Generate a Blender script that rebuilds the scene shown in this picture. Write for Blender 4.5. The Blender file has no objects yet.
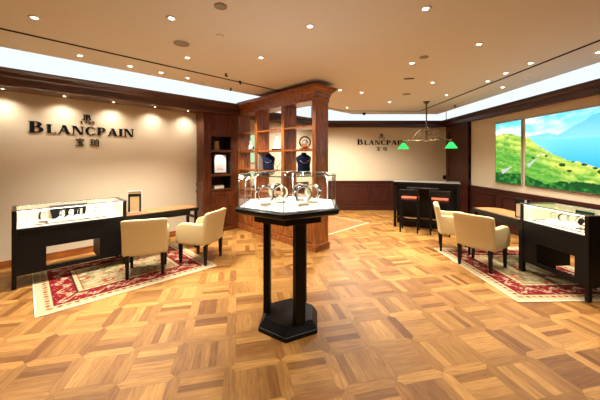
import bpy, bmesh, math, random
from mathutils import Vector, Matrix
random.seed(7)
SC = bpy.context.scene
COL = SC.collection
R = math.radians
PI = math.pi
Q = math.sqrt(.5)

# ------------------------------------------------------------------ materials
def srgb(r, g, b):
    f = lambda c: (c/255/12.92) if c/255 <= .04045 else ((c/255+.055)/1.055)**2.4
    return (f(r), f(g), f(b), 1)

def new_mat(name):
    m = bpy.data.materials.new(name); m.use_nodes = True
    nt = m.node_tree; nt.nodes.clear()
    out = nt.nodes.new('ShaderNodeOutputMaterial')
    return m, nt, out

def plain(name, col, rough=.5, metal=0, spec=.5, noise=.0, nscale=20, coat=0, bump=0):
    m, nt, out = new_mat(name)
    b = nt.nodes.new('ShaderNodeBsdfPrincipled')
    b.inputs['Base Color'].default_value = col
    b.inputs['Roughness'].default_value = rough
    b.inputs['Metallic'].default_value = metal
    b.inputs['Specular IOR Level'].default_value = spec
    b.inputs['Coat Weight'].default_value = coat
    b.inputs['Coat Roughness'].default_value = .15
    if noise or bump:
        tc = nt.nodes.new('ShaderNodeTexCoord'); n = nt.nodes.new('ShaderNodeTexNoise')
        n.inputs['Scale'].default_value = nscale; n.inputs['Detail'].default_value = 4
        nt.links.new(tc.outputs['Object'], n.inputs['Vector'])
        if noise:
            mx = nt.nodes.new('ShaderNodeMix'); mx.data_type = 'RGBA'
            mx.inputs['A'].default_value = tuple(c*(1-noise) for c in col[:3])+(1,)
            mx.inputs['B'].default_value = tuple(min(1, c*(1+noise)) for c in col[:3])+(1,)
            nt.links.new(n.outputs['Fac'], mx.inputs['Factor'])
            nt.links.new(mx.outputs['Result'], b.inputs['Base Color'])
        if bump:
            bp = nt.nodes.new('ShaderNodeBump'); bp.inputs['Strength'].default_value = bump
            bp.inputs['Distance'].default_value = .002
            nt.links.new(n.outputs['Fac'], bp.inputs['Height']); nt.links.new(bp.outputs['Normal'], b.inputs['Normal'])
    nt.links.new(b.outputs[0], out.inputs['Surface'])
    return m

def wood(name, c1, c2, scale=(3, 3, .35), rough=.35, coat=.2, spec=.5):
    m, nt, out = new_mat(name)
    b = nt.nodes.new('ShaderNodeBsdfPrincipled')
    tc = nt.nodes.new('ShaderNodeTexCoord'); mp = nt.nodes.new('ShaderNodeMapping')
    mp.inputs['Scale'].default_value = scale
    n = nt.nodes.new('ShaderNodeTexNoise'); n.inputs['Scale'].default_value = 9; n.inputs['Detail'].default_value = 6
    n.inputs['Distortion'].default_value = .6
    rp = nt.nodes.new('ShaderNodeValToRGB')
    rp.color_ramp.elements[0].position = .35; rp.color_ramp.elements[0].color = c1
    rp.color_ramp.elements[1].position = .68; rp.color_ramp.elements[1].color = c2
    L = nt.links.new
    L(tc.outputs['Object'], mp.inputs['Vector']); L(mp.outputs[0], n.inputs['Vector']); L(n.outputs['Fac'], rp.inputs['Fac'])
    L(rp.outputs['Color'], b.inputs['Base Color'])
    b.inputs['Roughness'].default_value = rough; b.inputs['Coat Weight'].default_value = coat
    b.inputs['Specular IOR Level'].default_value = spec
    b.inputs['Coat Roughness'].default_value = .2
    L(b.outputs[0], out.inputs['Surface'])
    return m

def emit(name, col, s):
    m, nt, out = new_mat(name)
    e = nt.nodes.new('ShaderNodeEmission'); e.inputs['Color'].default_value = col; e.inputs['Strength'].default_value = s
    nt.links.new(e.outputs[0], out.inputs['Surface'])
    return m

def clear_glass(name, tint, ior=1.45):
    m, nt, out = new_mat(name)
    t = nt.nodes.new('ShaderNodeBsdfTransparent'); t.inputs['Color'].default_value = tint
    g = nt.nodes.new('ShaderNodeBsdfGlossy'); g.inputs['Roughness'].default_value = .01
    f = nt.nodes.new('ShaderNodeFresnel'); f.inputs['IOR'].default_value = ior
    mx = nt.nodes.new('ShaderNodeMixShader'); L = nt.links.new
    ge = nt.nodes.new('ShaderNodeNewGeometry'); inv = nt.nodes.new('ShaderNodeMath'); inv.operation = 'SUBTRACT'; inv.inputs[0].default_value = 1
    ml = nt.nodes.new('ShaderNodeMath'); ml.operation = 'MULTIPLY'          # reflect at the outer surface only
    L(ge.outputs['Backfacing'], inv.inputs[1]); L(inv.outputs[0], ml.inputs[0]); L(f.outputs[0], ml.inputs[1])
    L(ml.outputs[0], mx.inputs['Fac']); L(t.outputs[0], mx.inputs[1]); L(g.outputs[0], mx.inputs[2]); L(mx.outputs[0], out.inputs['Surface'])
    return m

def attr_mat(name, rough=.9, emission=0.0):
    """colour taken from the mesh's own 'pattern' colour attribute (woven rug, printed picture)"""
    m, nt, out = new_mat(name)
    a = nt.nodes.new('ShaderNodeAttribute'); a.attribute_name = 'pattern'
    if emission:
        e = nt.nodes.new('ShaderNodeEmission'); e.inputs['Strength'].default_value = emission
        nt.links.new(a.outputs['Color'], e.inputs['Color']); nt.links.new(e.outputs[0], out.inputs['Surface'])
    else:
        b = nt.nodes.new('ShaderNodeBsdfPrincipled'); b.inputs['Roughness'].default_value = rough
        b.inputs['Specular IOR Level'].default_value = .1
        nt.links.new(a.outputs['Color'], b.inputs['Base Color']); nt.links.new(b.outputs[0], out.inputs['Surface'])
    return m

def parquet_mat():
    m, nt, out = new_mat('oak_parquet')
    L = nt.links.new
    b = nt.nodes.new('ShaderNodeBsdfPrincipled')
    a = nt.nodes.new('ShaderNodeAttribute'); a.attribute_name = 'pattern'
    uv = nt.nodes.new('ShaderNodeAttribute'); uv.attribute_name = 'UVMap'
    mp = nt.nodes.new('ShaderNodeMapping'); mp.inputs['Scale'].default_value = (3.5, 38, 1)
    n = nt.nodes.new('ShaderNodeTexNoise'); n.inputs['Scale'].default_value = 1.6; n.inputs['Detail'].default_value = 5; n.inputs['Distortion'].default_value = .8
    rp = nt.nodes.new('ShaderNodeValToRGB')
    rp.color_ramp.elements[0].position = .32; rp.color_ramp.elements[0].color = (.74, .67, .58, 1)
    rp.color_ramp.elements[1].position = .66; rp.color_ramp.elements[1].color = (1.12, 1.12, 1.12, 1)
    mx = nt.nodes.new('ShaderNodeMix'); mx.data_type = 'RGBA'; mx.blend_type = 'MULTIPLY'; mx.inputs['Factor'].default_value = 1
    L(uv.outputs['Vector'], mp.inputs['Vector']); L(mp.outputs[0], n.inputs['Vector']); L(n.outputs['Fac'], rp.inputs['Fac'])
    L(a.outputs['Color'], mx.inputs['A']); L(rp.outputs['Color'], mx.inputs['B']); L(mx.outputs['Result'], b.inputs['Base Color'])
    b.inputs['Roughness'].default_value = .45; b.inputs['Specular IOR Level'].default_value = .28
    L(b.outputs[0], out.inputs['Surface'])
    return m

M = {}
M['wall'] = plain('cream_wall_fabric', srgb(210, 190, 158), .8, spec=.2, noise=.03, nscale=60)
M['ceil'] = plain('ceiling_paint', srgb(222, 215, 202), .7, spec=.25)
M['recess'] = plain('white_recess_paint', srgb(240, 240, 240), .8, spec=.1)
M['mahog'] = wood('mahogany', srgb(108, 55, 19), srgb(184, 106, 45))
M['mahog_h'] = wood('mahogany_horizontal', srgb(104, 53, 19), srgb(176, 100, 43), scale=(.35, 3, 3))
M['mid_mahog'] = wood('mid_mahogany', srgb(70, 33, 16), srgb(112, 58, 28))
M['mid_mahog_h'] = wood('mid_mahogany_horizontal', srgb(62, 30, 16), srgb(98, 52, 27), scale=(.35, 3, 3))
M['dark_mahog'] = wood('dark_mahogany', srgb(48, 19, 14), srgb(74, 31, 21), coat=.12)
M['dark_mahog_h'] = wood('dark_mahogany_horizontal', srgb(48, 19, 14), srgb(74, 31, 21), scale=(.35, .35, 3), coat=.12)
M['niche'] = plain('niche_lining', srgb(30, 18, 14), .6)
M['ebony'] = wood('ebonised_wood', srgb(7, 6, 6), srgb(14, 12, 11), rough=.45, coat=0, spec=.25)
M['desk_top'] = wood('desk_top_veneer', srgb(146, 88, 46), srgb(178, 118, 68), scale=(.4, 4, 4), rough=.4)
M['black'] = plain('black_lacquer', srgb(9, 9, 10), .35, spec=.35)
M['matte_black'] = plain('matte_black', srgb(10, 10, 10), .8, spec=.2)
M['letter'] = plain('black_sign_metal', srgb(8, 8, 10), .7, spec=.15)
M['cream'] = plain('cream_leather', srgb(198, 175, 124), .5, spec=.4, noise=.04, nscale=30, bump=.1)
M['cream_liner'] = plain('cream_display_leather', srgb(236, 222, 190), .6)
M['white_pad'] = plain('white_leather_pad', srgb(250, 247, 238), .6)
M['glass'] = clear_glass('clear_glass', (.985, .995, .99, 1))
M['ar_glass'] = clear_glass('antireflective_glass', (.99, .995, .99, 1), 1.25)
M['glass_edge'] = plain('glass_edge_green', srgb(116, 160, 140), .15, coat=.5)
M['steel'] = plain('brushed_steel', srgb(200, 198, 195), .25, metal=1)
M['brass'] = plain('brass', srgb(206, 160, 84), .28, metal=1)
M['bronze'] = plain('dark_bronze', srgb(104, 84, 56), .4, metal=.8)
M['silver'] = plain('silver_frame_paint', srgb(214, 210, 204), .3, metal=.4)
M['white'] = plain('white_plastic', srgb(236, 234, 230), .4)
M['grey'] = plain('grey_grille', srgb(150, 138, 122), .6)
M['navy'] = plain('navy_velvet', srgb(18, 30, 62), .85, spec=.2)
M['orange'] = plain('orange_leather', srgb(206, 120, 50), .5)
M['red_seat'] = plain('red_brown_leather', srgb(168, 74, 42), .45, coat=.3)
M['paper'] = plain('white_paper', srgb(244, 244, 240), .7)
M['tan'] = plain('tan_card', srgb(190, 160, 110), .7)
M['bar_top'] = plain('polished_grey_stone', srgb(150, 140, 130), .12, coat=.5)
M['mirror'] = plain('mirror_glass', srgb(225, 225, 222), .02, metal=1)
M['lens'] = emit('downlight_lens', (1, .86, .66, 1), 14)
M['cove'] = emit('cove_light_panel', (.85, .95, 1, 1), .74)
M['led'] = emit('led_lamp', (1, .97, .92, 1), 6)
M['ledstrip'] = emit('led_strip', (1, .95, .86, 1), 3.5)
M['green'] = emit('lit_green_glass', (.05, .75, .16, 1), 1.0)
M['poster'] = emit('pale_green_poster', (.50, .74, .44, 1), .8)
M['glow'] = emit('frosted_lamp_glass', (1, .95, .8, 1), 1.4)
M['rug'] = attr_mat('woven_rug', .95)
M['photo'] = attr_mat('backlit_photograph', emission=1.15)
M['parquet'] = parquet_mat()
M['joint'] = plain('parquet_joint', srgb(120, 78, 36), .7)
M['fringe'] = plain('rug_fringe', srgb(222, 204, 168), .9)

# ------------------------------------------------------------------ mesh helper
class MB:
    def __init__(self): self.bm = bmesh.new()
    def box(self, x0, x1, y0, y1, z0, z1):
        v = [self.bm.verts.new((x, y, z)) for z in (z0, z1) for x, y in ((x0, y0), (x1, y0), (x1, y1), (x0, y1))]
        for f in ((3, 2, 1, 0), (4, 5, 6, 7), (0, 1, 5, 4), (1, 2, 6, 5), (2, 3, 7, 6), (3, 0, 4, 7)):
            self.bm.faces.new([v[i] for i in f])
        return self
    def taper(self, cx, cy, z0, z1, a0, a1, dx=0, dy=0):
        v = []
        for z, a, ox, oy in ((z0, a0, 0, 0), (z1, a1, dx, dy)):
            v += [self.bm.verts.new((cx+ox+sx*a, cy+oy+sy*a, z)) for sx, sy in ((-1, -1), (1, -1), (1, 1), (-1, 1))]
        for f in ((3, 2, 1, 0), (4, 5, 6, 7), (0, 1, 5, 4), (1, 2, 6, 5), (2, 3, 7, 6), (3, 0, 4, 7)):
            self.bm.faces.new([v[i] for i in f])
        return self
    def prism(self, pts, z0, z1, M4=None):
        """pts: 2D outline (ccw) extruded z0..z1; M4 maps the result"""
        f = (lambda p: M4 @ Vector(p)) if M4 is not None else (lambda p: Vector(p))
        a = [self.bm.verts.new(f((x, y, z0))) for x, y in pts]; b = [self.bm.verts.new(f((x, y, z1))) for x, y in pts]
        n = len(pts)
        self.bm.faces.new(a[::-1]); self.bm.faces.new(b)
        for i in range(n): self.bm.faces.new((a[i], a[(i+1) % n], b[(i+1) % n], b[i]))
        return self
    def rings(self, rr, close=True, cap=True):
        """list of rings (lists of points) skinned together"""
        vs = [[self.bm.verts.new(p) for p in r] for r in rr]
        n = len(rr[0])
        for a, b in zip(vs, vs[1:]):
            for i in range(n if close else n-1):
                self.bm.faces.new((a[i], a[(i+1) % n], b[(i+1) % n], b[i]))
        if cap: self.bm.faces.new(vs[0][::-1]); self.bm.faces.new(vs[-1])
        return self
    def lathe(self, prof, cx=0, cy=0, seg=20, cap=True):
        return self.rings([[(cx+r*math.cos(2*PI*i/seg), cy+r*math.sin(2*PI*i/seg), z) for i in range(seg)] for r, z in prof], cap=cap)
    def cyl(self, cx, cy, z0, z1, r, seg=20): return self.lathe([(r, z0), (r, z1)], cx, cy, seg)
    def tube(self, pts, r, seg=8):
        pts = [Vector(p) for p in pts]; rr = []
        up = Vector((0, 0, 1))
        for i, p in enumerate(pts):
            d = (pts[min(i+1, len(pts)-1)]-pts[max(i-1, 0)]).normalized()
            u = d.cross(up)
            if u.length < .05: u = d.cross(Vector((1, 0, 0)))
            u.normalize(); w = u.cross(d)
            rad = r[i] if isinstance(r, (list, tuple)) else r
            rr.append([tuple(p+u*math.cos(2*PI*k/seg)*rad+w*math.sin(2*PI*k/seg)*rad) for k in range(seg)])
        return self.rings(rr)
    def ring(self, c, rad, r, axis='y', a0=0, a1=360, n=24, seg=6, sx=1, sz=1):
        pts = []
        for i in range(n+1):
            t = R(a0+(a1-a0)*i/n); u, v = math.cos(t)*rad*sx, math.sin(t)*rad*sz
            pts.append((c[0]+u, c[1], c[2]+v) if axis == 'y' else ((c[0], c[1]+u, c[2]+v) if axis == 'x' else (c[0]+u, c[1]+v, c[2])))
        return self.tube(pts, r, seg)
    def ball(self, c, rx, ry, rz, seg=16, rings=10):
        rr = []
        for j in range(1, rings):
            t = PI*j/rings
            rr.append([(c[0]+rx*math.sin(t)*math.cos(2*PI*i/seg), c[1]+ry*math.sin(t)*math.sin(2*PI*i/seg), c[2]-rz*math.cos(t)) for i in range(seg)])
        return self.rings(rr)
    def build(self, name, mat, parent=None, bevel=0, seg=2, smooth=False, sub=0, loc=None, rz=0):
        bmesh.ops.recalc_face_normals(self.bm, faces=self.bm.faces)
        me = bpy.data.meshes.new(name); self.bm.to_mesh(me); self.bm.free()
        me.materials.append(M[mat])
        if smooth:
            for p in me.polygons: p.use_smooth = True
        o = bpy.data.objects.new(name, me); COL.objects.link(o)
        if parent is not None: o.parent = parent
        if loc is not None: o.location = loc
        o.rotation_euler.z = rz
        if bevel:
            b = o.modifiers.new('bevel', 'BEVEL'); b.width = bevel; b.segments = seg; b.limit_method = 'ANGLE'; b.angle_limit = R(35)
            if smooth: b.harden_normals = False
        if sub:
            s = o.modifiers.new('sub', 'SUBSURF'); s.levels = sub; s.render_levels = sub
        return o

def tag(o, label=None, cat=None, group=None, kind=None):
    if label: o['label'] = label
    if cat: o['category'] = cat
    if group: o['group'] = group
    if kind: o['kind'] = kind
    return o
def thing(name, label, cat, loc=(0, 0, 0), rz=0, group=None):
    o = bpy.data.objects.new(name, None); COL.objects.link(o); o.empty_display_size = .1
    o.location = loc; o.rotation_euler.z = rz
    return tag(o, label, cat, group)
def struct(o): return tag(o, kind='structure')
def copy_tree(o, parent=None):
    c = o.copy(); COL.objects.link(c)
    if parent is not None: c.parent = parent
    for ch in list(o.children): copy_tree(ch, c)
    return c
def light(kind, name, loc, energy, col, parent=None, rot=None, **kw):
    d = bpy.data.lights.new(name, kind); d.energy = energy; d.color = col
    for k, v in kw.items(): setattr(d, k, v)
    o = bpy.data.objects.new(name, d); COL.objects.link(o); o.location = loc
    if rot: o.rotation_euler = rot
    if parent is not None: o.parent = parent
    return o
def LW(s, n):          # left-wall frame (s along the wall, n towards the wall) to world
    return (Q*(s-n), Q*(s+n))

WARM = (1, .97, .91)
A45 = R(45)
NL, XR, YB = 5.95, 4.55, 8.78       # wall planes: left (n), right (X), back (Y)
HC = 2.93

# ------------------------------------------------------------------ room shell
corner_back_left = (YB - NL*2*Q, YB)            # where left wall meets back wall
lw0 = LW(-2.7, NL)
room = [(lw0[0], -2.6), (XR, -2.6), (XR, YB), corner_back_left, lw0]

def in_room(x, y, m=.3):
    return x < XR+m and y < YB+m and y > -2.6 and x > lw0[0]-m and (y-x)*Q < NL+m

def parquet():
    bm = bmesh.new(); uvl = bm.loops.layers.uv.new('UVMap'); cl = bm.loops.layers.float_color.new('pattern')
    c, ang, org = .39, R(12.5), (-.535, 2.165)
    e1 = (math.cos(ang), math.sin(ang)); e2 = (-e1[1], e1[0])
    W = lambda a, b: (org[0]+e1[0]*a+e2[0]*b, org[1]+e1[1]*a+e2[1]*b, 0)
    def plank(pts, along, tone):
        g = .0009
        cx = sum(p[0] for p in pts)/len(pts); cy = sum(p[1] for p in pts)/len(pts)
        vs = []
        for p in pts:
            dx, dy = p[0]-cx, p[1]-cy; l = math.hypot(dx, dy)
            vs.append((p[0]-dx/l*g*1.4, p[1]-dy/l*g*1.4))
        f = bm.faces.new([bm.verts.new(W(*p)) for p in vs])
        ou, ov = random.random()*40, random.random()*7
        for lp, p in zip(f.loops, vs):
            lp[uvl].uv = ((p[0]+ou, p[1]+ov) if along == 0 else (p[1]+ou, p[0]+ov)); lp[cl] = tone
    def tone(base=0):
        t = min(1, max(0, random.betavariate(2.6, 2.0)+base))
        a, b = srgb(116, 73, 29), srgb(180, 131, 67)
        k = [a[i]+(b[i]-a[i])*t for i in range(3)]
        if random.random() < .16: k = [k[0]*.70, k[1]*.60, k[2]*.5]
        k = [min(1, v) for v in k]
        return (k[0]**(1/2.2) if False else k[0], k[1], k[2], 1)
    w = .043                                        # half width of the framing strips
    for i in range(-22, 24):
        for j in range(-16, 24):
            p = W((i+.5)*c, (j+.5)*c)
            if not in_room(p[0], p[1], .4): continue
            x0, x1, y0, y1 = i*c, (i+1)*c, j*c, (j+1)*c
            plank([(x0, y0), (x0+w, y0-w), (x1-w, y0-w), (x1, y0), (x1-w, y0+w), (x0+w, y0+w)], 0, tone(.1))
            plank([(x0, y0), (x0+w, y0+w), (x0+w, y1-w), (x0, y1), (x0-w, y1-w), (x0-w, y0+w)], 1, tone(.05))
            n = random.choice((4, 4, 5)); d = (c-2*w)/n; al = (i+j) % 2; bs = random.uniform(-.24, .2)
            for k in range(n):
                a0, a1 = w+k*d, w+(k+1)*d
                if al == 0: plank([(x0+w, y0+a0), (x1-w, y0+a0), (x1-w, y0+a1), (x0+w, y0+a1)], 0, tone(bs))
                else: plank([(x0+a0, y0+w), (x0+a1, y0+w), (x0+a1, y1-w), (x0+a0, y1-w)], 1, tone(bs))
    b = [bm.verts.new((x, y, -.003)) for x, y in room]
    f = bm.faces.new(b); f.material_index = 1
    for ff in bm.faces:
        ff.normal_update()
        if ff.normal.z < 0: ff.normal_flip()
    me = bpy.data.meshes.new('floor'); bm.to_mesh(me); bm.free()
    me.materials.append(M['parquet']); me.materials.append(M['joint'])
    o = bpy.data.objects.new('floor', me); COL.objects.link(o); return struct(o)
parquet()

def wall(name, p, q, thick=.12, z0=-.01, z1=3.5, mat='wall'):
    p, q = Vector((*p, 0)), Vector((*q, 0)); d = (q-p); L = d.length
    m = MB().box(0, L, 0, thick, z0, z1)
    return struct(m.build(name, mat, loc=p, rz=math.atan2(d.y, d.x)))
wall('wall_left', lw0, corner_back_left)
wall('wall_back', corner_back_left, (XR, YB))
wall('wall_right', (XR, YB), (XR, -2.6))
wall('wall_front', (XR, -2.6), (lw0[0], -2.6))
wall('wall_side', (lw0[0], -2.6), lw0)

# lowered ceiling slab, its edge leaving a light cove along three walls
ca = 4.90; cxr = 4.14; cyb = 8.52
cl = (cyb - ca*2*Q, cyb)
cp0 = LW(-2.7-(NL-ca), ca)
struct(MB().prism([(cp0[0], -2.6), (cxr, -2.6), (cxr, cyb), cl, cp0], HC, 3.38).build('ceiling', 'ceil'))
struct(MB().prism([(lw0[0]-.1, -2.7), (XR+.1, -2.7), (XR+.1, YB+.1), (corner_back_left[0], YB+.1), (lw0[0]-.1, lw0[1]+.1)], 3.40, 3.45).build('ceiling_recess', 'recess'))

def cove(name, p, q, label, z0=2.72, z1=3.38):
    p, q = Vector((*p, 0)), Vector((*q, 0)); d = q-p
    o = MB().box(.0, d.length, -.03, -.01, z0, z1).build(name, 'cove', loc=p, rz=math.atan2(d.y, d.x))
    return tag(o, label, 'cove light', 'cove lights')
cove('cove_light', LW(-2.6, NL), LW(6.4, NL), 'long white glowing cove light along the left cream wall')
cove('cove_light', (corner_back_left[0]+.1, YB), (XR-.05, YB), 'short white glowing cove light across the far back wall')
cove('cove_light', (XR, YB-.05), (XR, -2.5), 'long white glowing cove light above the landscape pictures')

# crown headers (soffit boxes with a stepped moulding)
def header(name, s0, s1, front, back, z0, z1, loc, rz, mat='mahog_h'):
    """profile in (depth, z): depth 0 = wall side is `back`, front is nearer the room"""
    h = z1-z0; f = front
    prof = [(f-.045, z1), (f-.045, z1-.02), (f-.015, z1-.05), (f, z1-h*.42), (f+.02, z1-h*.5), (f+.02, z0+.05), (f+.005, z0+.045), (f+.005, z0+.015), (f+.02, z0), (back, z0), (back, z1)]
    m = MB().rings([[(s, d, z) for d, z in prof] for s in (s0, s1)])
    return struct(m.build(name, mat, loc=loc, rz=rz))
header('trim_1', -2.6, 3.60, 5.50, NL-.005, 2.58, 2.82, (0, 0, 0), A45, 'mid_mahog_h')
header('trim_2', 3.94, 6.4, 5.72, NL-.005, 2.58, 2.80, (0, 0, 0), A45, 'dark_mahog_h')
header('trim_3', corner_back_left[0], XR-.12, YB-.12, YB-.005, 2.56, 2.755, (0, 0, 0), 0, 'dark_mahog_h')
# right wall: local x runs along -Y, depth (local y) along +X
header('trim_4', 0, 11.3, .0, .115, 2.57, 2.775, (XR-.12, YB-.005, 0), R(-90), 'dark_mahog_h')

# baseboards
struct(MB().box(-2.6, 2.745, NL-.02, NL-.002, 0, .11).build('baseboard_left', 'mahog_h', rz=A45))
struct(MB().box(3.96, 6.3, NL-.02, NL-.002, 0, .9).build('trim_5', 'dark_mahog', rz=A45))

# wainscot on the back and right walls
def wainscot(name, L, h, loc, rz, pan=1.0):
    m = MB(); t = .025
    m.box(0, L, -t, 0, 0, h-.05)
    m.box(0, L, -t-.025, 0, h-.05, h)
    m.box(0, L, -t-.012, 0, 0, .12)
    n = max(1, round(L/pan)); w = L/n
    for i in range(n):
        a, b = i*w+.09, (i+1)*w-.09; z0, z1 = .20, h-.13
        for (x0, x1, y0, y1) in ((a, b, z0, z0+.03), (a, b, z1-.03, z1), (a, a+.03, z0+.03, z1-.03), (b-.03, b, z0+.03, z1-.03)):
            m.box(x0, x1, -t-.014, -t+.001, y0, y1)
        m.box(a+.08, b-.08, -t-.010, -t+.001, z0+.08, z1-.08)
    return struct(m.build(name, 'dark_mahog', loc=loc, rz=rz))
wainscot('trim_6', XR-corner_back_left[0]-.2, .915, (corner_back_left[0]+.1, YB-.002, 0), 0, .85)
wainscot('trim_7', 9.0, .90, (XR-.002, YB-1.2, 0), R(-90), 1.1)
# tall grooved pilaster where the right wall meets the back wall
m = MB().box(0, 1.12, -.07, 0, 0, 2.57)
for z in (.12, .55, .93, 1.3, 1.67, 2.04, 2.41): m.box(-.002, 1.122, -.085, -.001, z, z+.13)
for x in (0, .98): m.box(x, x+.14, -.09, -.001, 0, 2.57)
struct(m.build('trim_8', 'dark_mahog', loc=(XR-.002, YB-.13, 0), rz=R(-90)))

# black track slots let into the ceiling
def slot(name, p, q, w=.042):
    p, q = Vector((*p, 0)), Vector((*q, 0)); d = q-p
    struct(MB().box(0, d.length, -w/2, w/2, HC-.004, HC+.02).build(name, 'matte_black', loc=p, rz=math.atan2(d.y, d.x)))
slot('trim_9', LW(-2.6, 4.20), LW(3.75, 4.23), .046)
slot('trim_10', LW(3.97, 4.70), LW(6.42, 4.73))
slot('trim_11', (1.17, 7.90), (3.39, 7.96), .05)
slot('trim_12', (3.37, 7.95), (3.37, -2.4))

# ------------------------------------------------------------------ ceiling fittings
def make_downlight():
    t = thing('ceiling_downlight', 'x', 'ceiling light')
    MB().lathe([(.050, 0), (.050, -.005), (.032, -.007), (.025, -.003), (.025, 0)], seg=24).build('trim_ring', 'white', t, smooth=True)
    MB().cyl(0, 0, -.004, -.0015, .024).build('lens', 'lens', t)
    light('SPOT', 'spot', (0, 0, -.03), 1, WARM, t, spot_size=R(96), spot_blend=.75, shadow_soft_size=.04)
    return t
DL = make_downlight(); used = [0]
spot_data = {}
def downlight(x, y, label, group, e=26, z=HC-.001, k=1):
    o = DL if not used[0] else copy_tree(DL); used[0] = 1
    o.location = (x, y, z); o.scale = (k,)*3; tag(o, label, 'ceiling light', group)
    for ch in o.children:
        if ch.type == 'LIGHT':
            if e not in spot_data:
                d = ch.data.copy(); d.energy = e; spot_data[e] = d
                if e == E0*1.7: d.spot_size = R(150); d.spot_blend = 1
                if z < HC-.1: d.spot_size = R(140); d.spot_blend = 1
            ch.data = spot_data[e]
E0 = 100
rowL = [(-2.841, 3.658), (-2.444, 4.073), (-2.150, 4.381), (-1.859, 4.681)]
for (x, y), w in zip(rowL, ('nearest the left edge of the photo', 'second from the left', 'third from the left', 'nearest the bookcase')):
    downlight(x, y, f'downlight in the row outside the left ceiling slot, {w}', 'downlights along the left wall', E0*1.5)
rowR = [(3.728, 3.538, 'before the right ceiling cove, at the right edge of the photo'), (3.21, 3.945, 'just inside the right ceiling slot, nearest the camera'), (3.20, 4.407, 'just inside the right ceiling slot, second from the camera'),
        (3.218, 4.862, 'just inside the right ceiling slot, third from the camera'), (3.068, 5.934, 'just inside the right ceiling slot, before the pendant lamp'), (3.767, 5.27, 'between the right ceiling slot and the right cove')]
for x, y, w in rowR: downlight(x, y, 'downlight '+w, 'downlights along the right wall', E0*1.0)
mid = [(-2.504, 2.672, 'large-looking recessed downlight nearest the top left corner of the photo'), (-1.216, 2.682, 'recessed downlight left of centre near the top edge, between two round grilles'),
       (-1.481, 3.731, 'recessed downlight beyond the larger grey round grille, inside the left ceiling slot'), (-.514, 3.731, 'recessed downlight on the plain ceiling in front of the bookcase'),
       (.10, 2.844, 'recessed downlight above the hexagonal pedestal showcase'), (1.113, 2.512, 'recessed downlight nearest the camera, at the top edge of the photo'),
       (2.079, 3.291, 'recessed downlight alone on the right ceiling, nearer than the right slot row'), (1.56, 3.945, 'recessed downlight at mid ceiling behind the faint round grille'),
       (2.319, 4.958, 'recessed downlight at right mid ceiling beside the dark slotted vent'), (1.239, 5.709, 'recessed downlight over the open floor right of the bookcase'),
       (2.107, 6.669, 'recessed downlight in front of the back wall sign'), (.777, 5.501, 'bright recessed downlight just past the corner of the bookcase cornice'),
       (1.226, 7.388, 'small recessed downlight nearest the back wall, by the ceiling slot corner')]
for x, y, w in mid: downlight(x, y, w, 'downlights across the middle of the ceiling', E0*(1.7 if y > 6 else .75))
# wall washers under the left header
for s, w in ((-.14, 'at the left edge of the photo'), (.53, 'above the start of the left sign'), (1.19, 'above the end of the left sign'), (1.86, 'right of the left sign'), (2.50, 'next to the tall cabinet')):
    x, y = LW(s, 5.76)
    downlight(x, y, f'small downlight under the left wooden header, {w}', 'downlights under the left header', 20, 2.579, .62)
# added fill spots without fittings: unseen around the camera and behind the bookcase
for x, y in ((-3.6, 1.6), (-1.8, 1.2), (.2, 1.1), (2.2, 1.2), (-2.6, -.4), (-.6, -.6), (1.4, -.5), (3.0, -.3), (3.6, 1.9), (-4.6, 1.6), (1.0, 6.9), (.4, 7.3)):
    light('SPOT', 'lamp', (x, y, HC-.03), E0*.45 if 1 < y < 6 else (E0*1.5 if y > 6 else E0*.2), WARM, None, spot_size=R(150 if y > 6 else 96), spot_blend=.75, shadow_soft_size=.04)

def grille(name, x, y, r, label, cat, mat='grey'):
    t = thing(name, label, cat, (x, y, HC))
    MB().lathe([(r, 0), (r, -.008), (r*.86, -.010), (r*.86, -.004)], seg=28).build('rim', mat, t, smooth=True)
    MB().cyl(0, 0, -.006, -.002, r*.86, 28).build('mesh_face', mat, t)
grille('ceiling_speaker', -1.370, 3.276, .085, 'larger grey round ceiling grille in the upper left', 'ceiling speaker')
grille('ceiling_speaker', -.693, 2.471, .055, 'grey round ceiling grille at the top edge of the photo, left of centre', 'ceiling speaker')
grille('ceiling_speaker', -.869, 3.076, .045, 'faint small round grille on the ceiling, lowest of the upper left three', 'ceiling speaker', 'ceil')
grille('ceiling_speaker', 1.625, 3.712, .055, 'faint grey round grille at right of centre, in front of a downlight', 'ceiling speaker', 'grey')
grille('ceiling_speaker', 2.196, 5.842, .085, 'small grey round grille on the ceiling towards the back wall', 'ceiling speaker')
grille('smoke_detector', -1.715, 4.958, .05, 'small pale round detector outside the left ceiling slot near the bookcase', 'smoke detector', 'white')
grille('smoke_detector', 3.791, 4.710, .05, 'small pale round detector outside the right ceiling slot', 'smoke detector', 'white')
t = thing('ceiling_vent', 'dark slotted ceiling vent at right of centre', 'vent', (1.812, 4.71, HC), R(-8))
MB().box(-.085, .085, -.03, .03, -.006, 0).build('frame', 'grey', t)
for k in range(3): MB().box(-.075, .075, -.022+k*.016, -.012+k*.016, -.008, -.004).build('slat', 'matte_black', t)
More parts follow.
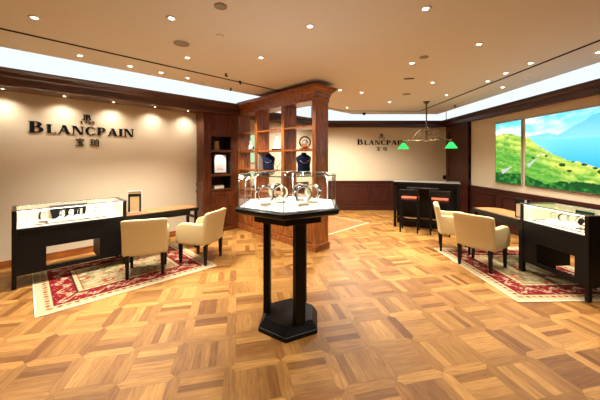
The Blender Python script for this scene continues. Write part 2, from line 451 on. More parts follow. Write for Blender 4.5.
def track_spot(x, y, label, rz=0, aim=None):
    t = thing('ceiling_spotlight', label, 'spotlight', (x, y, HC), rz); t.scale = (.5, .5, .5)
    MB().cyl(0, 0, -.02, 0, .04).build('base', 'black', t)
    MB().tube([(0, 0, -.015), (0, 0, -.05)], .008).build('stem', 'black', t)
    MB().tube([(-.03, -.02, -.05), (.04, .03, -.09)], .028, 12).build('lamp_head', 'black', t)
    if aim:                                              # accent lamp aimed at the bookcase
        d = Vector(aim)-Vector((x, y, HC-.06)); d = Matrix.Rotation(-rz, 3, 'Z') @ d
        l = light('SPOT', 'accent_lamp', (.06, .05, -.13), 115, WARM, t, spot_size=R(66), spot_blend=.8, shadow_soft_size=.03)
        l.rotation_euler = d.to_track_quat('-Z', 'Y').to_euler()
track_spot(-1.158, 4.433, 'small dark ceiling spotlight left of the bookcase, nearest the camera', 0, (*LW(3.6, 3.6), 1.5))
track_spot(-1.030, 4.862, 'small dark ceiling spotlight beside the left slot near the bookcase', R(40), (*LW(3.6, 4.4), 1.4))
track_spot(-1.302, 5.345, 'small dark ceiling spotlight deepest into the corner by the bookcase', R(90), (*LW(3.6, 5.0), 1.3))
track_spot(3.853, 7.043, 'small black ceiling spotlight behind the pendant lamp near the right wall', R(60))
t = thing('ceiling_camera', 'small black dome camera on the ceiling edge above the back wall', 'camera', (1.871, 8.28, HC))
MB().cyl(0, 0, -.02, 0, .055).build('base', 'black', t)
MB().lathe([(.045, -.02), (.043, -.04), (.03, -.06), (.005, -.068)], seg=16).build('dome', 'black', t, smooth=True)

# ------------------------------------------------------------------ letters
def arc(cx, cy, rx, ry, a0, a1, t0, t1, n=14):
    """thick arc as quads; stroke is t0 wide horizontally (at 0/180 deg) and t1 at 90/270"""
    out = []
    P = []
    for i in range(n+1):
        a = R(a0+(a1-a0)*i/n); P.append(((cx+rx*math.cos(a), cy+ry*math.sin(a)), (cx+(rx-t0)*math.cos(a), cy+(ry-t1)*math.sin(a))))
    for (a, b), (c, d) in zip(P, P[1:]): out.append([a, c, d, b])
    return out
def rect(x0, y0, x1, y1): return [[(x0, y0), (x1, y0), (x1, y1), (x0, y1)]]
def stem(x, w, y0=0, y1=1, s=.075, t=.05): return rect(x, y0, x+w, y1)+rect(x-s, y0, x+w+s, y0+t)+rect(x-s, y1-t, x+w+s, y1)
def bowl(x, cy, rx, ry, th=.24, tn=.085): return arc(x, cy, rx, ry, -90, 90, th, tn)
def stroke(x0, y0, x1, y1, w): return [[(x0-w/2, y0), (x0+w/2, y0), (x1+w/2, y1), (x1-w/2, y1)]]
T = .25
def glyph(c):
    if c == 'B': return stem(.08, T)+rect(.2, .92, .46, 1)+rect(.2, .0, .5, .08)+rect(.2, .49, .46, .57)+bowl(.42, .75, .30, .25)+bowl(.46, .28, .36, .28), .92
    if c == 'P': return stem(.08, T)+rect(.2, .92, .44, 1)+rect(.2, .42, .44, .50)+bowl(.42, .71, .34, .29), .84
    if c == 'L': return stem(.08, T)+rect(.2, 0, .66, .08)+[[(.60, 0), (.68, 0), (.70, .26), (.66, .26)]], .76
    if c == 'I': return stem(.08, T), .40
    if c == 'A': return stroke(.12, 0, .44, 1, .10)+stroke(.76, 0, .46, 1, .25)+rect(.24, .31, .68, .39)+rect(.0, 0, .24, .05)+rect(.58, 0, .94, .05), .95
    if c == 'N': return rect(.12, 0, .21, 1)+rect(.77, 0, .86, 1)+[[(.12, 1), (.36, 1), (.86, 0), (.64, 0)]]+rect(.04, 0, .30, .05)+rect(.02, .95, .3, 1)+rect(.68, .95, .96, 1), .98
    if c == 'C': return arc(.48, .5, .44, .52, 42, 318, .25, .085, 22)+[[(.78, .62), (.83, .62), (.83, .98), (.78, .86)], [(.78, .14), (.83, .02), (.83, .30), (.79, .30)]], .92
    if c == 'J': return rect(.22, .2, .40, 1)+rect(.10, .95, .52, 1)+arc(.17, .2, .23, .22, -170, 0, .18, .07), .5
    if c == '1': return rect(.2, 0, .38, 1)+rect(.1, 0, .48, .08)+[[(.08, .78), (.2, .82), (.2, 1)]], .56
    if c == '7': return rect(.06, .86, .6, 1)+[[(.2, 0), (.38, 0), (.6, .88), (.46, .88)]], .64
    if c == '3': return arc(.28, .74, .26, .26, -80, 160, .15, .11)+arc(.28, .27, .29, .29, -160, 90, .16, .11), .64
    if c == '5': return rect(.12, .86, .54, 1)+rect(.12, .5, .24, .9)+arc(.26, .31, .31, .32, -150, 110, .17, .12), .64
    return [], .4
def h_(x0, x1, y, w=.09): return rect(x0, y-w/2, x1, y+w/2)
def v_(x, y0, y1, w=.10): return rect(x-w/2, y0, x+w/2, y1)
CJK = {
 'bao': v_(.5, .86, 1.0)+h_(.08, .92, .82)+v_(.12, .66, .82)+v_(.89, .68, .82)+h_(.22, .78, .62)+h_(.24, .76, .36)+h_(.06, .94, .05, .1)+v_(.5, .05, .62)+[[(.66, .24), (.74, .28), (.84, .13), (.76, .10)]],
 'po': h_(.04, .42, .86)+h_(.06, .40, .52)+[[(.02, .12), (.02, .21), (.44, .29), (.44, .20)]]+v_(.23, .18, .86)+[[(.68, .82), (.77, .82), (.83, 1.0), (.74, 1.0)]]+v_(.54, .02, .82)+v_(.93, .02, .82)+h_(.5, .97, .78)+h_(.5, .97, .42)+h_(.5, .97, .07)}

def letter_mesh(name, polys, x, z, h, parent, wx=1, depth=.012):
    m = MB()
    X = Matrix(((1, 0, 0, 0), (0, 0, -1, 0), (0, 1, 0, 0), (0, 0, 0, 1)))   # 2D (x,y) -> (x,z); extrusion towards -y
    for p in polys:
        m.prism([(x+a*h*wx, z+b*h) for a, b in p], .003, depth, X)
    return m.build(name, 'letter', parent)

def sign(label, loc, rz, W=1.45):
    """wall sign; local x along the wall, local -y into the room, z = baseline height"""
    t = thing('wall_sign', label, 'sign', loc, rz)
    word = 'BLANCPAIN'; hb, hs = .172, .138
    total = sum(glyph(c)[1]*(hb if i == 0 else hs*1.02) for i, c in enumerate(word)); k = W/(total+.005*8); x = -W/2
    for i, c in enumerate(word):
        p, w = glyph(c); h = hb if i == 0 else (hs*1.05 if i == 8 else hs)
        letter_mesh('letter', p, x, 0, h, t, k); x += (w*h+.005)*k
    p = [[(a+.0, b) for a, b in q] for q in glyph('J')[0]]+[[(a+.46, b) for a, b in q] for q in glyph('B')[0]]
    letter_mesh('monogram', p, -.07, .245, .095, t)
    x = -.10
    for c in '1735':
        p, w = glyph(c); letter_mesh('numeral', p, x, .183, .05, t, 1.55); x += .053
    letter_mesh('character', CJK['bao'], -.165, -.185, .125, t, 1.05)
    letter_mesh('character', CJK['po'], .035, -.185, .125, t, 1.05)
    return t
x, y = LW(.846, NL); sign('black raised letter sign with monogram on the left cream wall above the showcase', (x, y, 2.0), A45)
sign('black raised letter sign with monogram on the far back wall, partly behind the pendant lamp', (2.53, YB, 2.025), 0, 1.53)

# small black box by the pilaster on the back wall
t = thing('wall_socket', 'small black box on the back wall beside the dark pilaster', 'socket', (4.47, YB, 1.02))
MB().box(-.045, .045, -.03, 0, -.06, .06).build('body', 'black', t, bevel=.006)
MB().cyl(0, 0, -.01, .01, .02).build('button', 'matte_black', t).location = (0, -.03, 0)

# ------------------------------------------------------------------ landscape lightboxes
def lerp(tab, x):
    if x <= tab[0][0]: return tab[0][1]
    for (a, b), (c, d) in zip(tab, tab[1:]):
        if x <= c: return b+(d-b)*(x-a)/(c-a)
    return tab[-1][1]
def hsh(i, j=0):
    n = math.sin(i*127.1+j*311.7)*43758.5453; return n-math.floor(n)
def vn(x, y):
    i, j = math.floor(x), math.floor(y); u, v = x-i, y-j
    u = u*u*(3-2*u); v = v*v*(3-2*v)
    return (hsh(i, j)*(1-u)+hsh(i+1, j)*u)*(1-v)+(hsh(i, j+1)*(1-u)+hsh(i+1, j+1)*u)*v
def fbm(x, y): return .5*vn(x, y)+.25*vn(2*x+7, 2*y+3)+.15*vn(4*x+1, 4*y+9)+.1*vn(8*x, 8*y)
def mix(a, b, t): t = max(0, min(1, t)); return [a[i]+(b[i]-a[i])*t for i in range(3)]
YL0 = 6.55
def uv_of(px, py): Y = 283.3*4.5/(px-300); return (YL0-Y, 1.6+(158.5-py)*Y/283.3)
SKY = [uv_of(*p) for p in ((496, 135.4), (503.7, 133.2), (512, 134), (520, 136.8), (526, 136.6), (534, 143.6), (545, 151), (554.6, 156), (569.8, 161), (583.5, 163.6), (600, 168.4))]+[(3.2, 1.38)]
MTN = [uv_of(*p) for p in ((525, 137), (538, 134.5), (547, 133), (556, 135), (565, 130), (572.5, 125.7), (583.5, 120), (592, 114), (600, 112))]+[(2.6, 2.2), (3.2, 2.12)]
SHORE = [uv_of(*p) for p in ((525, 139), (545, 139.5), (561.5, 139.3), (580, 138), (600, 136))]+[(3.2, 1.93)]
DARK = [uv_of(*p) for p in ((521, 174), (531, 178), (545, 184), (560, 181), (580, 186), (600, 185))]+[(3.2, 1.15)]
def landscape(u, v):
    hl = lerp(SKY, u)+.05*(fbm(u*16, 3)-.5)
    if v > hl:
        sh, mt = lerp(SHORE, u), lerp(MTN, u)+.02*(fbm(u*7, 1)-.5)
        if v > mt:
            t = (v-1.9)/.5
            c = mix(srgb(176, 234, 252), srgb(80, 196, 242), t)
            cl = fbm(u*2.2+3, v*6+1)
            c = mix(c, srgb(240, 252, 255), (cl-.47)*3.6*(1 if u < 1.3 else .55))
        elif v > sh:
            c = mix(srgb(132, 200, 236), srgb(100, 180, 226), (v-sh)/.3+fbm(u*9, v*12)*.5-.2)
            c = mix(c, srgb(150, 205, 240), .55 if u < .9 else .0)
        else:
            c = mix(srgb(40, 160, 238), srgb(110, 200, 244), (v-1.4)/.55)
            g = math.exp(-((u-1.05)/.3)**2-((v-1.72)/.18)**2); c = mix(c, srgb(150, 205, 235), g*.8)
            if u < .9: c = mix(c, srgb(150, 205, 240), .5)
        return c
    d = hl-v
    n = fbm(u*6, v*9)
    c = mix(srgb(190, 206, 84), srgb(86, 158, 56), d/.36+(n-.5)*2.6)
    c = mix(c, srgb(214, 222, 120), (fbm(u*12, v*40)-.5)*1.2); c = mix(c, srgb(54, 110, 48), (fbm(u*9+5, v*44+2)-.56)*2.2)
    ter = math.sin((v*46+u*10+n*7)) if d > .05 else 0                       # vineyard terraces
    c = mix(c, srgb(60, 118, 40), max(0, ter)*.38)
    c = mix(c, srgb(212, 220, 120), max(0, -ter)*.25*(1 if d < .35 else .4))
    if d < .025 and u < .75: c = mix(c, srgb(46, 84, 40), (fbm(u*30, 5)-.35)*4)
    dk = lerp(DARK, u)
    if v < dk+.05*(fbm(u*10, v*10)-.5): c = mix(srgb(22, 74, 34), srgb(70, 140, 50), (fbm(u*16, v*20)-.4)*2.2)
    # clumps of dark trees, pale walls and house roofs
    for (a, b, ra, rb) in TREES:
        e = ((u-a)/ra)**2+((v-b)/rb)**2+(fbm(u*40, v*40)-.5)*1.4
        if e < 1: c = mix(srgb(24, 58, 30), srgb(40, 86, 40), fbm(u*60, v*60))
    for (a, b, w, h) in HOUSES:
        if abs(u-a) < w and abs(v-b) < h: c = srgb(214, 204, 186)[:3] if v < b+h*.3 else srgb(150, 92, 66)[:3]
    for (a, b, e, f2, w) in ROADS:
        tt = ((u-a)*(e-a)+(v-b)*(f2-b))/((e-a)**2+(f2-b)**2)
        if 0 < tt < 1:
            dd = abs((u-a)*(f2-b)-(v-b)*(e-a))/math.hypot(e-a, f2-b)
            if dd < w*(1.1-tt): c = mix(c, srgb(186, 180, 186), .85)
    return c
TREES = [(*uv_of(p, q), a, b) for p, q, a, b in ((561, 165, .06, .03), (568, 171, .05, .02), (545, 156, .03, .02), (572, 161, .04, .02), (583, 164.5, .05, .022), (594, 168, .04, .02), (600, 172, .06, .03), (532, 158, .03, .02), (580, 185, .22, .05), (592, 187, .2, .05))]
HOUSES = [(*uv_of(p, q), a, b) for p, q, a, b in ((537, 155, .03, .022), (542, 154, .03, .02), (575, 161.5, .02, .014), (587, 165, .02, .014), (591, 166, .015, .012), (548, 156, .015, .015))]
ROADS = [(*uv_of(501, 172), *uv_of(511, 167), .05), (*uv_of(527, 166), *uv_of(536, 158), .035)]

def picture(name, u0, u1, z0, z1, label):
    """light box on the right wall: u runs from the far end towards the camera"""
    t = thing(name, label, 'picture', (XR, YL0-u0, z0), R(-90), 'landscape lightboxes on the right wall')
    w, h = u1-u0, z1-z0
    f = MB(); e = .012
    f.box(0, w, -.035, -.002, 0, e); f.box(0, w, -.035, -.002, h-e, h); f.box(0, e, -.035, -.002, e, h-e); f.box(w-e, w, -.035, -.002, e, h-e)
    f.build('frame', 'steel', t)
    nx, nz = int(w/.009), int(h/.009); me = bpy.data.meshes.new('photograph'); vs, fs, cs = [], [], []
    for j in range(nz+1):
        for i in range(nx+1):
            a, b = e+(w-2*e)*i/nx, e+(h-2*e)*j/nz
            vs.append((a, -.03, b)); cs += [*landscape(u0+a, z0+b)[:3], 1]
    for j in range(nz):
        for i in range(nx):
            k = j*(nx+1)+i; fs.append((k, k+1, k+nx+2, k+nx+1))
    me.from_pydata(vs, [], fs); at = me.color_attributes.new('pattern', 'FLOAT_COLOR', 'POINT'); at.data.foreach_set('color', cs)
    me.materials.append(M['photo']); o = bpy.data.objects.new('photograph', me); COL.objects.link(o); o.parent = t
    MB().box(.01, w-.01, -.028, -.004, .01, h-.01).build('light_box', 'white', t)
picture('landscape_picture', 0, .77, 1.05, 2.40, 'narrow glowing picture of a green vineyard hill, left of the wide one')
picture('landscape_picture', .86, 3.0, 1.05, 2.40, 'wide glowing picture of a blue lake, mountains and green vineyards')

# ------------------------------------------------------------------ rugs
RED, CRM, BEI, GRN, GOLD, DKB = (srgb(150, 22, 26)[:3], srgb(208, 186, 142)[:3], srgb(176, 152, 104)[:3], srgb(112, 112, 78)[:3], srgb(200, 160, 96)[:3], srgb(60, 30, 34)[:3])
def rug_colour(x, y, W, D):
    ex, ey = min(x, W-x), min(y, D-y); d = min(ex, ey); t = x if ey < ex else y
    n = fbm(x*24, y*24)
    if d < .045: c = CRM
    elif d < .055: c = BEI
    elif d < .135:                                     # outer guard: cream with little flowers
        ph = (t % .075)/.075-.5; q = (d-.095)/.03
        c = mix(CRM, srgb(206, 178, 130), n)
        if math.hypot(ph*2.2, q) < .75: c = srgb(168, 122, 64)[:3] if int(t/.075) % 2 else srgb(158, 66, 48)[:3]
    elif d < .15: c = DKB if (int(t/.02) % 2) else RED
    elif d < .36:                                      # main red border with pale arabesques
        c = mix(RED, srgb(118, 18, 24), n)
        q = (d-.255)/.105; ph = t/.15
        if abs(q-.55*math.sin(ph*PI)) < .10: c = mix(CRM, BEI, n)
        a = (ph % 1)-.5; s = 1 if int(ph) % 2 else -1
        r = math.hypot(a*1.4, (q+s*.35)*.9)
        if r < .40 and math.sin(math.atan2(q+s*.35, a)*5)*.11+.26 > r: c = mix(CRM, srgb(226, 176, 150), n)
        if r < .12: c = RED if s > 0 else GRN
        if fbm(x*46+9, y*46) > .68: c = mix(c, CRM, .7)
    elif d < .375: c = DKB
    elif d < .425:
        c = GOLD if int(t/.045) % 2 else CRM
    elif d < .435: c = RED
    else:                                              # cream field with scrolls and medallions
        c = mix(CRM, BEI, .3+n*1.1)
        fx, fy = (x-W/2), (y-D/2)
        v1 = math.sin(fx*17+2.4*math.sin(fy*13))+math.sin(fy*19+2.2*math.sin(fx*11))
        if abs(v1) < .2: c = mix(GRN, BEI, .2)
        for mx_, my_ in ((0, 0), (-.52, 0), (.52, 0), (-.26, .26), (.26, .26), (-.26, -.26), (.26, -.26)):
            r = math.hypot((fx-mx_)*1.0, (fy-my_)*1.4); a = math.atan2(fy-my_, fx-mx_)
            big = .10 if my_ == 0 else .07
            if r < big*(1+.18*math.sin(6*a)): c = mix(srgb(140, 34, 28), srgb(186, 96, 66), n) if r > big*.45 else CRM
            elif r < big*1.5 and r > big*1.3: c = mix(GRN, BEI, .3)
        if fbm(x*30+3, y*30+8) > .66: c = mix(srgb(140, 50, 40), c, .25)
    return mix([v*.72 for v in c], [v*.52 for v in c], fbm(x*120, y*120))
def rug(name, W, D, loc, rz, label, step=.011, muted=0):
    t = thing(name, label, 'rug', loc, rz)
    nx, ny = int(W/step), int(D/step); vs, fs, cs = [], [], []
    for j in range(ny+1):
        for i in range(nx+1):
            a, b = W*i/nx, D*j/ny; vs.append((a, b, .009)); col = rug_colour(a, b, W, D); e_ = min(a, W-a, b, D-b)
            if muted and e_ > .03: col = mix(col, srgb(150, 104, 62)[:3], muted)
            cs += [*col, 1]
    for j in range(ny):
        for i in range(nx):
            k = j*(nx+1)+i; fs.append((k, k+1, k+nx+2, k+nx+1))
    b0 = len(vs); edge = [(0, 0), (W, 0), (W, D), (0, D)]
    for z in (.0089, .001):
        for x, y in edge: vs.append((x, y, z)); cs += [*CRM, 1]
    for i in range(4): fs.append((b0+i, b0+4+i, b0+4+(i+1) % 4, b0+(i+1) % 4))
    me = bpy.data.meshes.new('pile'); me.from_pydata(vs, [], fs)
    at = me.color_attributes.new('pattern', 'FLOAT_COLOR', 'POINT'); at.data.foreach_set('color', cs)
    me.materials.append(M['rug']); o = bpy.data.objects.new('pile', me); COL.objects.link(o); o.parent = t
    MB().box(-.012, W+.012, -.012, .0, .0005, .0085).box(-.012, W+.012, D, D+.012, .0005, .0085).box(-.012, 0, 0, D, .0005, .0085).box(W, W+.012, 0, D, .0005, .0085).build('binding', 'fringe', t)
    return t
rug('oriental_rug', 1.95, 1.62, (*LW(.14, 3.89), 0), R(44.2), 'red and cream oriental rug under the left showcase and armchairs')
rug('oriental_rug', 1.86, 1.55, (2.39, 5.02, 0), R(-88.5), 'red and cream oriental rug under the right showcase and armchairs')
rug('oriental_rug', 1.95, 1.6, (*LW(4.21, 3.77), 0), A45, 'muted brown rug with a pale edge lying behind the bookcase', .02, .86)

# ------------------------------------------------------------------ jewellery showcases and desks
def showcase(L, label, loc, rz, o0, o1, kind):
    D, H, G, B = .50, .96, .735, .15
    t = thing('jewellery_showcase', label, 'showcase', loc, rz)
    p = .045
    # corner posts / legs
    for x in (0, L-p):
        for y in (0, D-p): MB().box(x, x+p, y, y+p, 0, G).build('leg', 'ebony', t, bevel=.004)
    for x in (.001, L-p-.001):                           # end panels close the glass case
        MB().box(x, x+p, 0, D, G, H-.012).build('end_post', 'ebony', t, bevel=.003)
        xi = (p, p+.004) if x < .1 else (L-p-.004, L-p)
        MB().box(*xi, .014, D-.022, G, H-.014).build('end_liner', 'cream_liner', t)
        MB().box(x+.012, x+p-.012, p, D-p, B, G).build('side_panel', 'ebony', t)
    body = MB()
    body.box(p, o0, .008, D-.008, B, G-.05); body.box(o1, L-p, .008, D-.008, B, G-.05)
    body.box(o0, o1, .008, .05, .455, G-.05); body.box(o0, o1, .008, .05, B, .205)
    body.build('cabinet_body', 'ebony', t)
    MB().box(p, L-p, .0, D, G-.05, G-.012).build('display_rail', 'ebony', t, bevel=.004)
    MB().box(p, L-p, .012, D-.012, G-.012, G).build('display_floor', 'white_pad', t)
    back = MB().box(p, L-p, D-.02, D-.004, G, H-.012)
    back.build('back_panel', 'cream_liner', t)
    g = MB().box(p, L-p, .004, .012, G, H-.012).build('front_glass', 'ar_glass', t)
    MB().box(.0, L, .0, D, H-.012, H-.004).build('top_glass', 'ar_glass', t)
    fr = MB(); e = .009
    fr.box(0, L, -.002, e, H-.014, H); fr.box(0, L, D-e, D+.002, H-.014, H); fr.box(0, e, e, D-e, H-.014, H); fr.box(L-e, L, e, D-e, H-.014, H)
    fr.build('top_frame', 'steel' if kind == 0 else 'steel', t)
    MB().box(p, L-p, .014, .026, H-.026, H-.014).build('light_strip', 'ledstrip', t)
    light('AREA', 'case_light', (L/2, .06, H-.02), 1.1*L, (1, .93, .80), t, rot=(R(28), 0, 0), shape='RECTANGLE', size=L-.15, size_y=.03)
    return t
lsx, lsy = LW(-.045, 4.88)
LS = showcase(1.22, 'black jewellery showcase with glass top in front of the left cream wall', (lsx, lsy, .009), A45, .315, .885, 0)
RSR = R(-86)
RS = showcase(.90, 'black jewellery showcase with glass top near the right edge, below the pictures', (3.13, 4.03, .009), RSR, .25, .74, 1)

def desk(L, label, loc, rz, mirror):
    """desk with a black edge, wood top and one rounded end; local x along the front"""
    t = thing('writing_desk', label, 'desk', loc, rz); D = .48
    s = -1 if mirror else 1
    o = [(0, 0), (L-.03, 0), (L, .03), (L, D-.20)]
    for k in range(1, 9):
        a = R(90*k/9); o.append((L-.20+.20*math.cos(a), D-.20+.20*math.sin(a)))
    o += [(L-.2, D), (0, D)]
    ins = lambda q: [(max(0, x-.03) if x > .1 else x, y+.03 if y < .1 else y-.03) for x, y in q]
    def mir(q): return [(x*s, y) for x, y in q][::s]
    MB().prism(mir(o), .665, .712).build('desk_edge', 'ebony', t, bevel=.003)
    MB().prism(mir(ins(o)), .712, .719).build('wood_top', 'desk_top', t)
    a = MB(); x0, x1 = sorted((s*.0, s*(L-.16)))
    a.box(x0, x1, .03, D-.04, .60, .665).build('apron', 'ebony', t)
    for y in (.03, D-.12):
        lx = sorted((s*(L-.075), s*(L-.03))); MB().box(*lx, y, y+.045, 0, .665).build('leg', 'ebony', t, bevel=.003)
    lx = sorted((s*(L-.07), s*(L-.035))); MB().box(*lx, .075, D-.12, .52, .56).build('stretcher', 'ebony', t)
    for y in (.03, D-.10): 
        lx = sorted((s*.004, s*.05)); MB().box(*lx, y, y+.045, 0, .60).build('leg', 'ebony', t, bevel=.003)
    return t
x, y = LW(1.18, 4.88)
desk(1.15, 'black edged wooden desk beside the left showcase, behind the two left armchairs', (x, y, .009), A45, False)
ux, uy = math.cos(RSR), math.sin(RSR)
desk(1.03, 'black edged wooden desk beside the right showcase, below the narrow landscape picture', (3.13-ux*.01, 4.03-uy*.01, .009), RSR, True)

def table_mirror(label, loc, rz, w=.15, h=.19):
    t = thing('table_mirror', label, 'mirror', loc, rz)
    f = MB(); e = .014
    f.box(-w/2, w/2, 0, .02, 0, e); f.box(-w/2, w/2, 0, .02, h-e, h); f.box(-w/2, -w/2+e, 0, .02, e, h-e); f.box(w/2-e, w/2, 0, .02, e, h-e)
    f.build('frame', 'silver', t, bevel=.003)
    b = MB(); d = .026
    b.box(-w/2+e, w/2-e, .004, .014, h-e-.075, h-e-.035); b.box(-w/2+e, -w/2+e+d, .004, .014, e, h-e-.075); b.box(w/2-e-d, w/2-e,   .004, .014, e, h-e-.075)
    b.build('black_border', 'black', t)
    MB().box(-w/2+e, w/2-e, .008, .012, e, h-e).build('glass', 'tan', t)  # what the mirror shows is painted in as flat tan
    MB().box(-w/2, w/2, -.03, .06, -.0, .008).build('foot', 'steel', t)
    return t
x, y = LW(1.34, 5.10)
table_mirror('silver framed table mirror with black border on the left desk', (x, y, .729), R(20), .21, .35)
t = thing('table_mirror', 'black framed table mirror with painted pale reflection on the right desk', 'mirror', (3.27, 4.17, .729), R(-55))
MB().box(-.09, .09, 0, .02, .20, .275).box(-.09, -.075, 0, .02, 0, .20).box(.07, .09, 0, .02, 0, .20).build('frame', 'black', t, bevel=.003)
MB().box(-.075, -.02, .004, .014, .008, .20).build('glass', 'cream_liner', t)  # cream reflection painted as a flat pane
MB().box(-.02, .07, .004, .014, .008, .20).build('dark_glass', 'black', t)
MB().box(.03, .055, -.003, .002, .215, .26).build('white_badge', 'paper', t)
MB().box(-.08, .08, -.03, .05, 0, .008).build('foot', 'black', t)

# ------------------------------------------------------------------ watches, stands and pads
def make_stand(name='watch_stand', mat='cream_liner'):
    t = thing(name, 'x', 'watch stand')
    MB().box(-.028, .028, -.02, .02, 0, .012).build('base', mat, t, bevel=.003)
    m = MB(); rr = []
    for i in range(15):                                  # C-shaped cuff
        a = R(-60+300*i/14); c, s = math.cos(a), math.sin(a)
        rr.append([(r*c, w, .058+r*s) for r, w in ((.036, -.014), (.040, -.014), (.040, .014), (.036, .014))])
    m.rings(rr).build('cuff', mat, t, smooth=False)
    return t
def make_watch(strap='black'):
    t = thing('wristwatch', 'x', 'watch')
    rr = []
    for i in range(15):
        a = R(-50+280*i/14); c, s = math.cos(a), math.sin(a)
        rr.append([(r*c, w, .058+r*s) for r, w in ((.0425, -.010), (.046, -.010), (.046, .010), (.0425, .010))])
    MB().rings(rr).build('strap', strap, t)
    th = R(150); c = (math.cos(th)*.049, 0, .058+math.sin(th)*.049)
    o = MB().cyl(0, 0, -.005, .006, .017, 20).build('watch_case', 'steel', t, smooth=False); o.location = c; o.rotation_euler = (0, th-R(90) if False else -(th-R(90)), 0)
    d = MB().cyl(0, 0, .0062, .0075, .0145, 20).build('dial', 'black', o)
    return t
st0 = make_stand(); used_s = [0]
wt0 = {k: make_watch(k) for k in ('black', 'steel')}; used_w = {}
def put_watch(loc, rz, where, strap, scale=1.0, parent_label='cream C-shaped cuff stand'):
    s = st0 if not used_s[0] else copy_tree(st0); used_s[0] = 1
    s.location = loc; s.rotation_euler.z = rz; s.scale = (scale,)*3
    tag(s, f'cream stand under the {where}', 'watch stand', 'watch stands')
    w0 = wt0[strap]; w = w0 if strap not in used_w else copy_tree(w0); used_w[strap] = 1
    w.location = loc; w.rotation_euler.z = rz; w.scale = (scale,)*3
    tag(w, where, 'watch', 'watches on stands')

# central pedestal showcase -------------------------------------------------
PX, PY, PA = -.105, 2.765, R(-93)
def hexa(r, rot=0): return [(r*math.cos(PA+rot+R(60*k)), r*math.sin(PA+rot+R(60*k))) for k in range(6)]
t = thing('pedestal_showcase', 'hexagonal glass showcase on a black three-legged pedestal in the middle of the floor', 'showcase', (PX, PY, 0))
MB().rings([[(x, y, z) for x, y in hexa(r)] for r, z in ((.315, 0), (.315, .035), (.305, .042), (.305, .05), (.262, .105), (.258, .112))]).build('base', 'ebony', t)
for k, a in enumerate((-63, 57, 177)):
    a = R(a); o = MB().box(-.032, .032, -.05, .05, .11, 1.06).build('leg', 'ebony', t, bevel=.004)
    o.location = (.215*math.cos(a), .215*math.sin(a), 0); o.rotation_euler.z = a
MB().rings([[(x, y, z) for x, y in hexa(r)] for r, z in ((.355, 1.02), (.36, 1.115))]).build('apron', 'ebony', t, bevel=.004)
MB().rings([[(x, y, z) for x, y in hexa(r)] for r, z in ((.49, 1.10), (.525, 1.115), (.535, 1.135), (.535, 1.152), (.515, 1.160))]).build('table_slab', 'ebony', t)
MB().prism(hexa(.487), 1.160, 1.166).build('display_floor', 'white_pad', t)
P6 = hexa(.50)
for k in range(6):
    a, b = Vector((*P6[k], 0)), Vector((*P6[(k+1) % 6], 0)); d = b-a
    o = MB().box(.004, d.length-.004, 0, .006, 1.160, 1.448).build('glass_pane', 'glass', t); o.location = a; o.rotation_euler.z = math.atan2(d.y, d.x)
    MB().cyl(P6[k][0]*.994, P6[k][1]*.994, 1.16, 1.448, .003, 6).build('glass_edge', 'glass_edge', t)
MB().prism(hexa(.505), 1.448, 1.456).build('top_glass', 'glass', t)
eo, ei = hexa(.507), hexa(.499)
m = MB()
for k in range(6):
    j = (k+1) % 6; m.prism([eo[k], eo[j], ei[j], ei[k]], 1.4475, 1.4565)
m.build('top_glass_edge', 'glass_edge', t)
for k in (2, 3, 4, 5):                                  # slim lamp posts inside four corners of the case
    x, y = hexa(.44)[k]; ux_, uy_ = -x/.44, -y/.44
    lp = MB().tube([(x, y, 1.166), (x, y, 1.38), (x+ux_*.006, y+uy_*.006, 1.405), (x+ux_*.025, y+uy_*.025, 1.425)], .0055, 8).build('lamp_post', 'white', t, smooth=True)
    MB().ball((x+ux_*.034, y+uy_*.034, 1.425), .008, .008, .008, 10, 6).build('led_bulb', 'led', lp)
    light('POINT', 'case_lamp', (x+ux_*.06, y+uy_*.06, 1.405), 3.2, (1, .95, .87), t, shadow_soft_size=.02)
for (dx, dy, rz, w, strap) in (
    (-.215, -.13, R(12), 'black strap watch leftmost in the hexagonal case', 'black'),
    (-.145, .16, R(-15), 'steel bracelet watch second from left in the hexagonal case', 'steel'),
    (-.085, .01, R(20), 'black strap watch at the right of the left cluster in the hexagonal case', 'black'),
    (.105, .16, R(170), 'steel bracelet watch at the left of the right cluster in the hexagonal case', 'steel'),
    (.135, -.13, R(15), 'black strap watch in the middle of the right cluster in the hexagonal case', 'black'),
    (.225, .02, R(155), 'steel bracelet watch rightmost in the hexagonal case', 'steel')):
    put_watch((PX+dx, PY+dy, 1.1666), rz, w.replace(' in the hexagonal case', ', hexagonal case'), strap, 1.75)
for dx, dy, w in ((-.20, -.22, 'left of the front corner'), (-.11, -.30, 'nearest the front corner'), (.10, -.20, 'right of the front corner')):
    o = MB().box(-.022, .022, -.012, .012, 0, .004).build('price_card', 'grey', loc=(PX+dx, PY+dy, 1.1666), rz=R(-5))
    tag(o, f'small grey card on the white floor of the hexagonal case, {w}', 'card', 'cards in the hexagonal case')

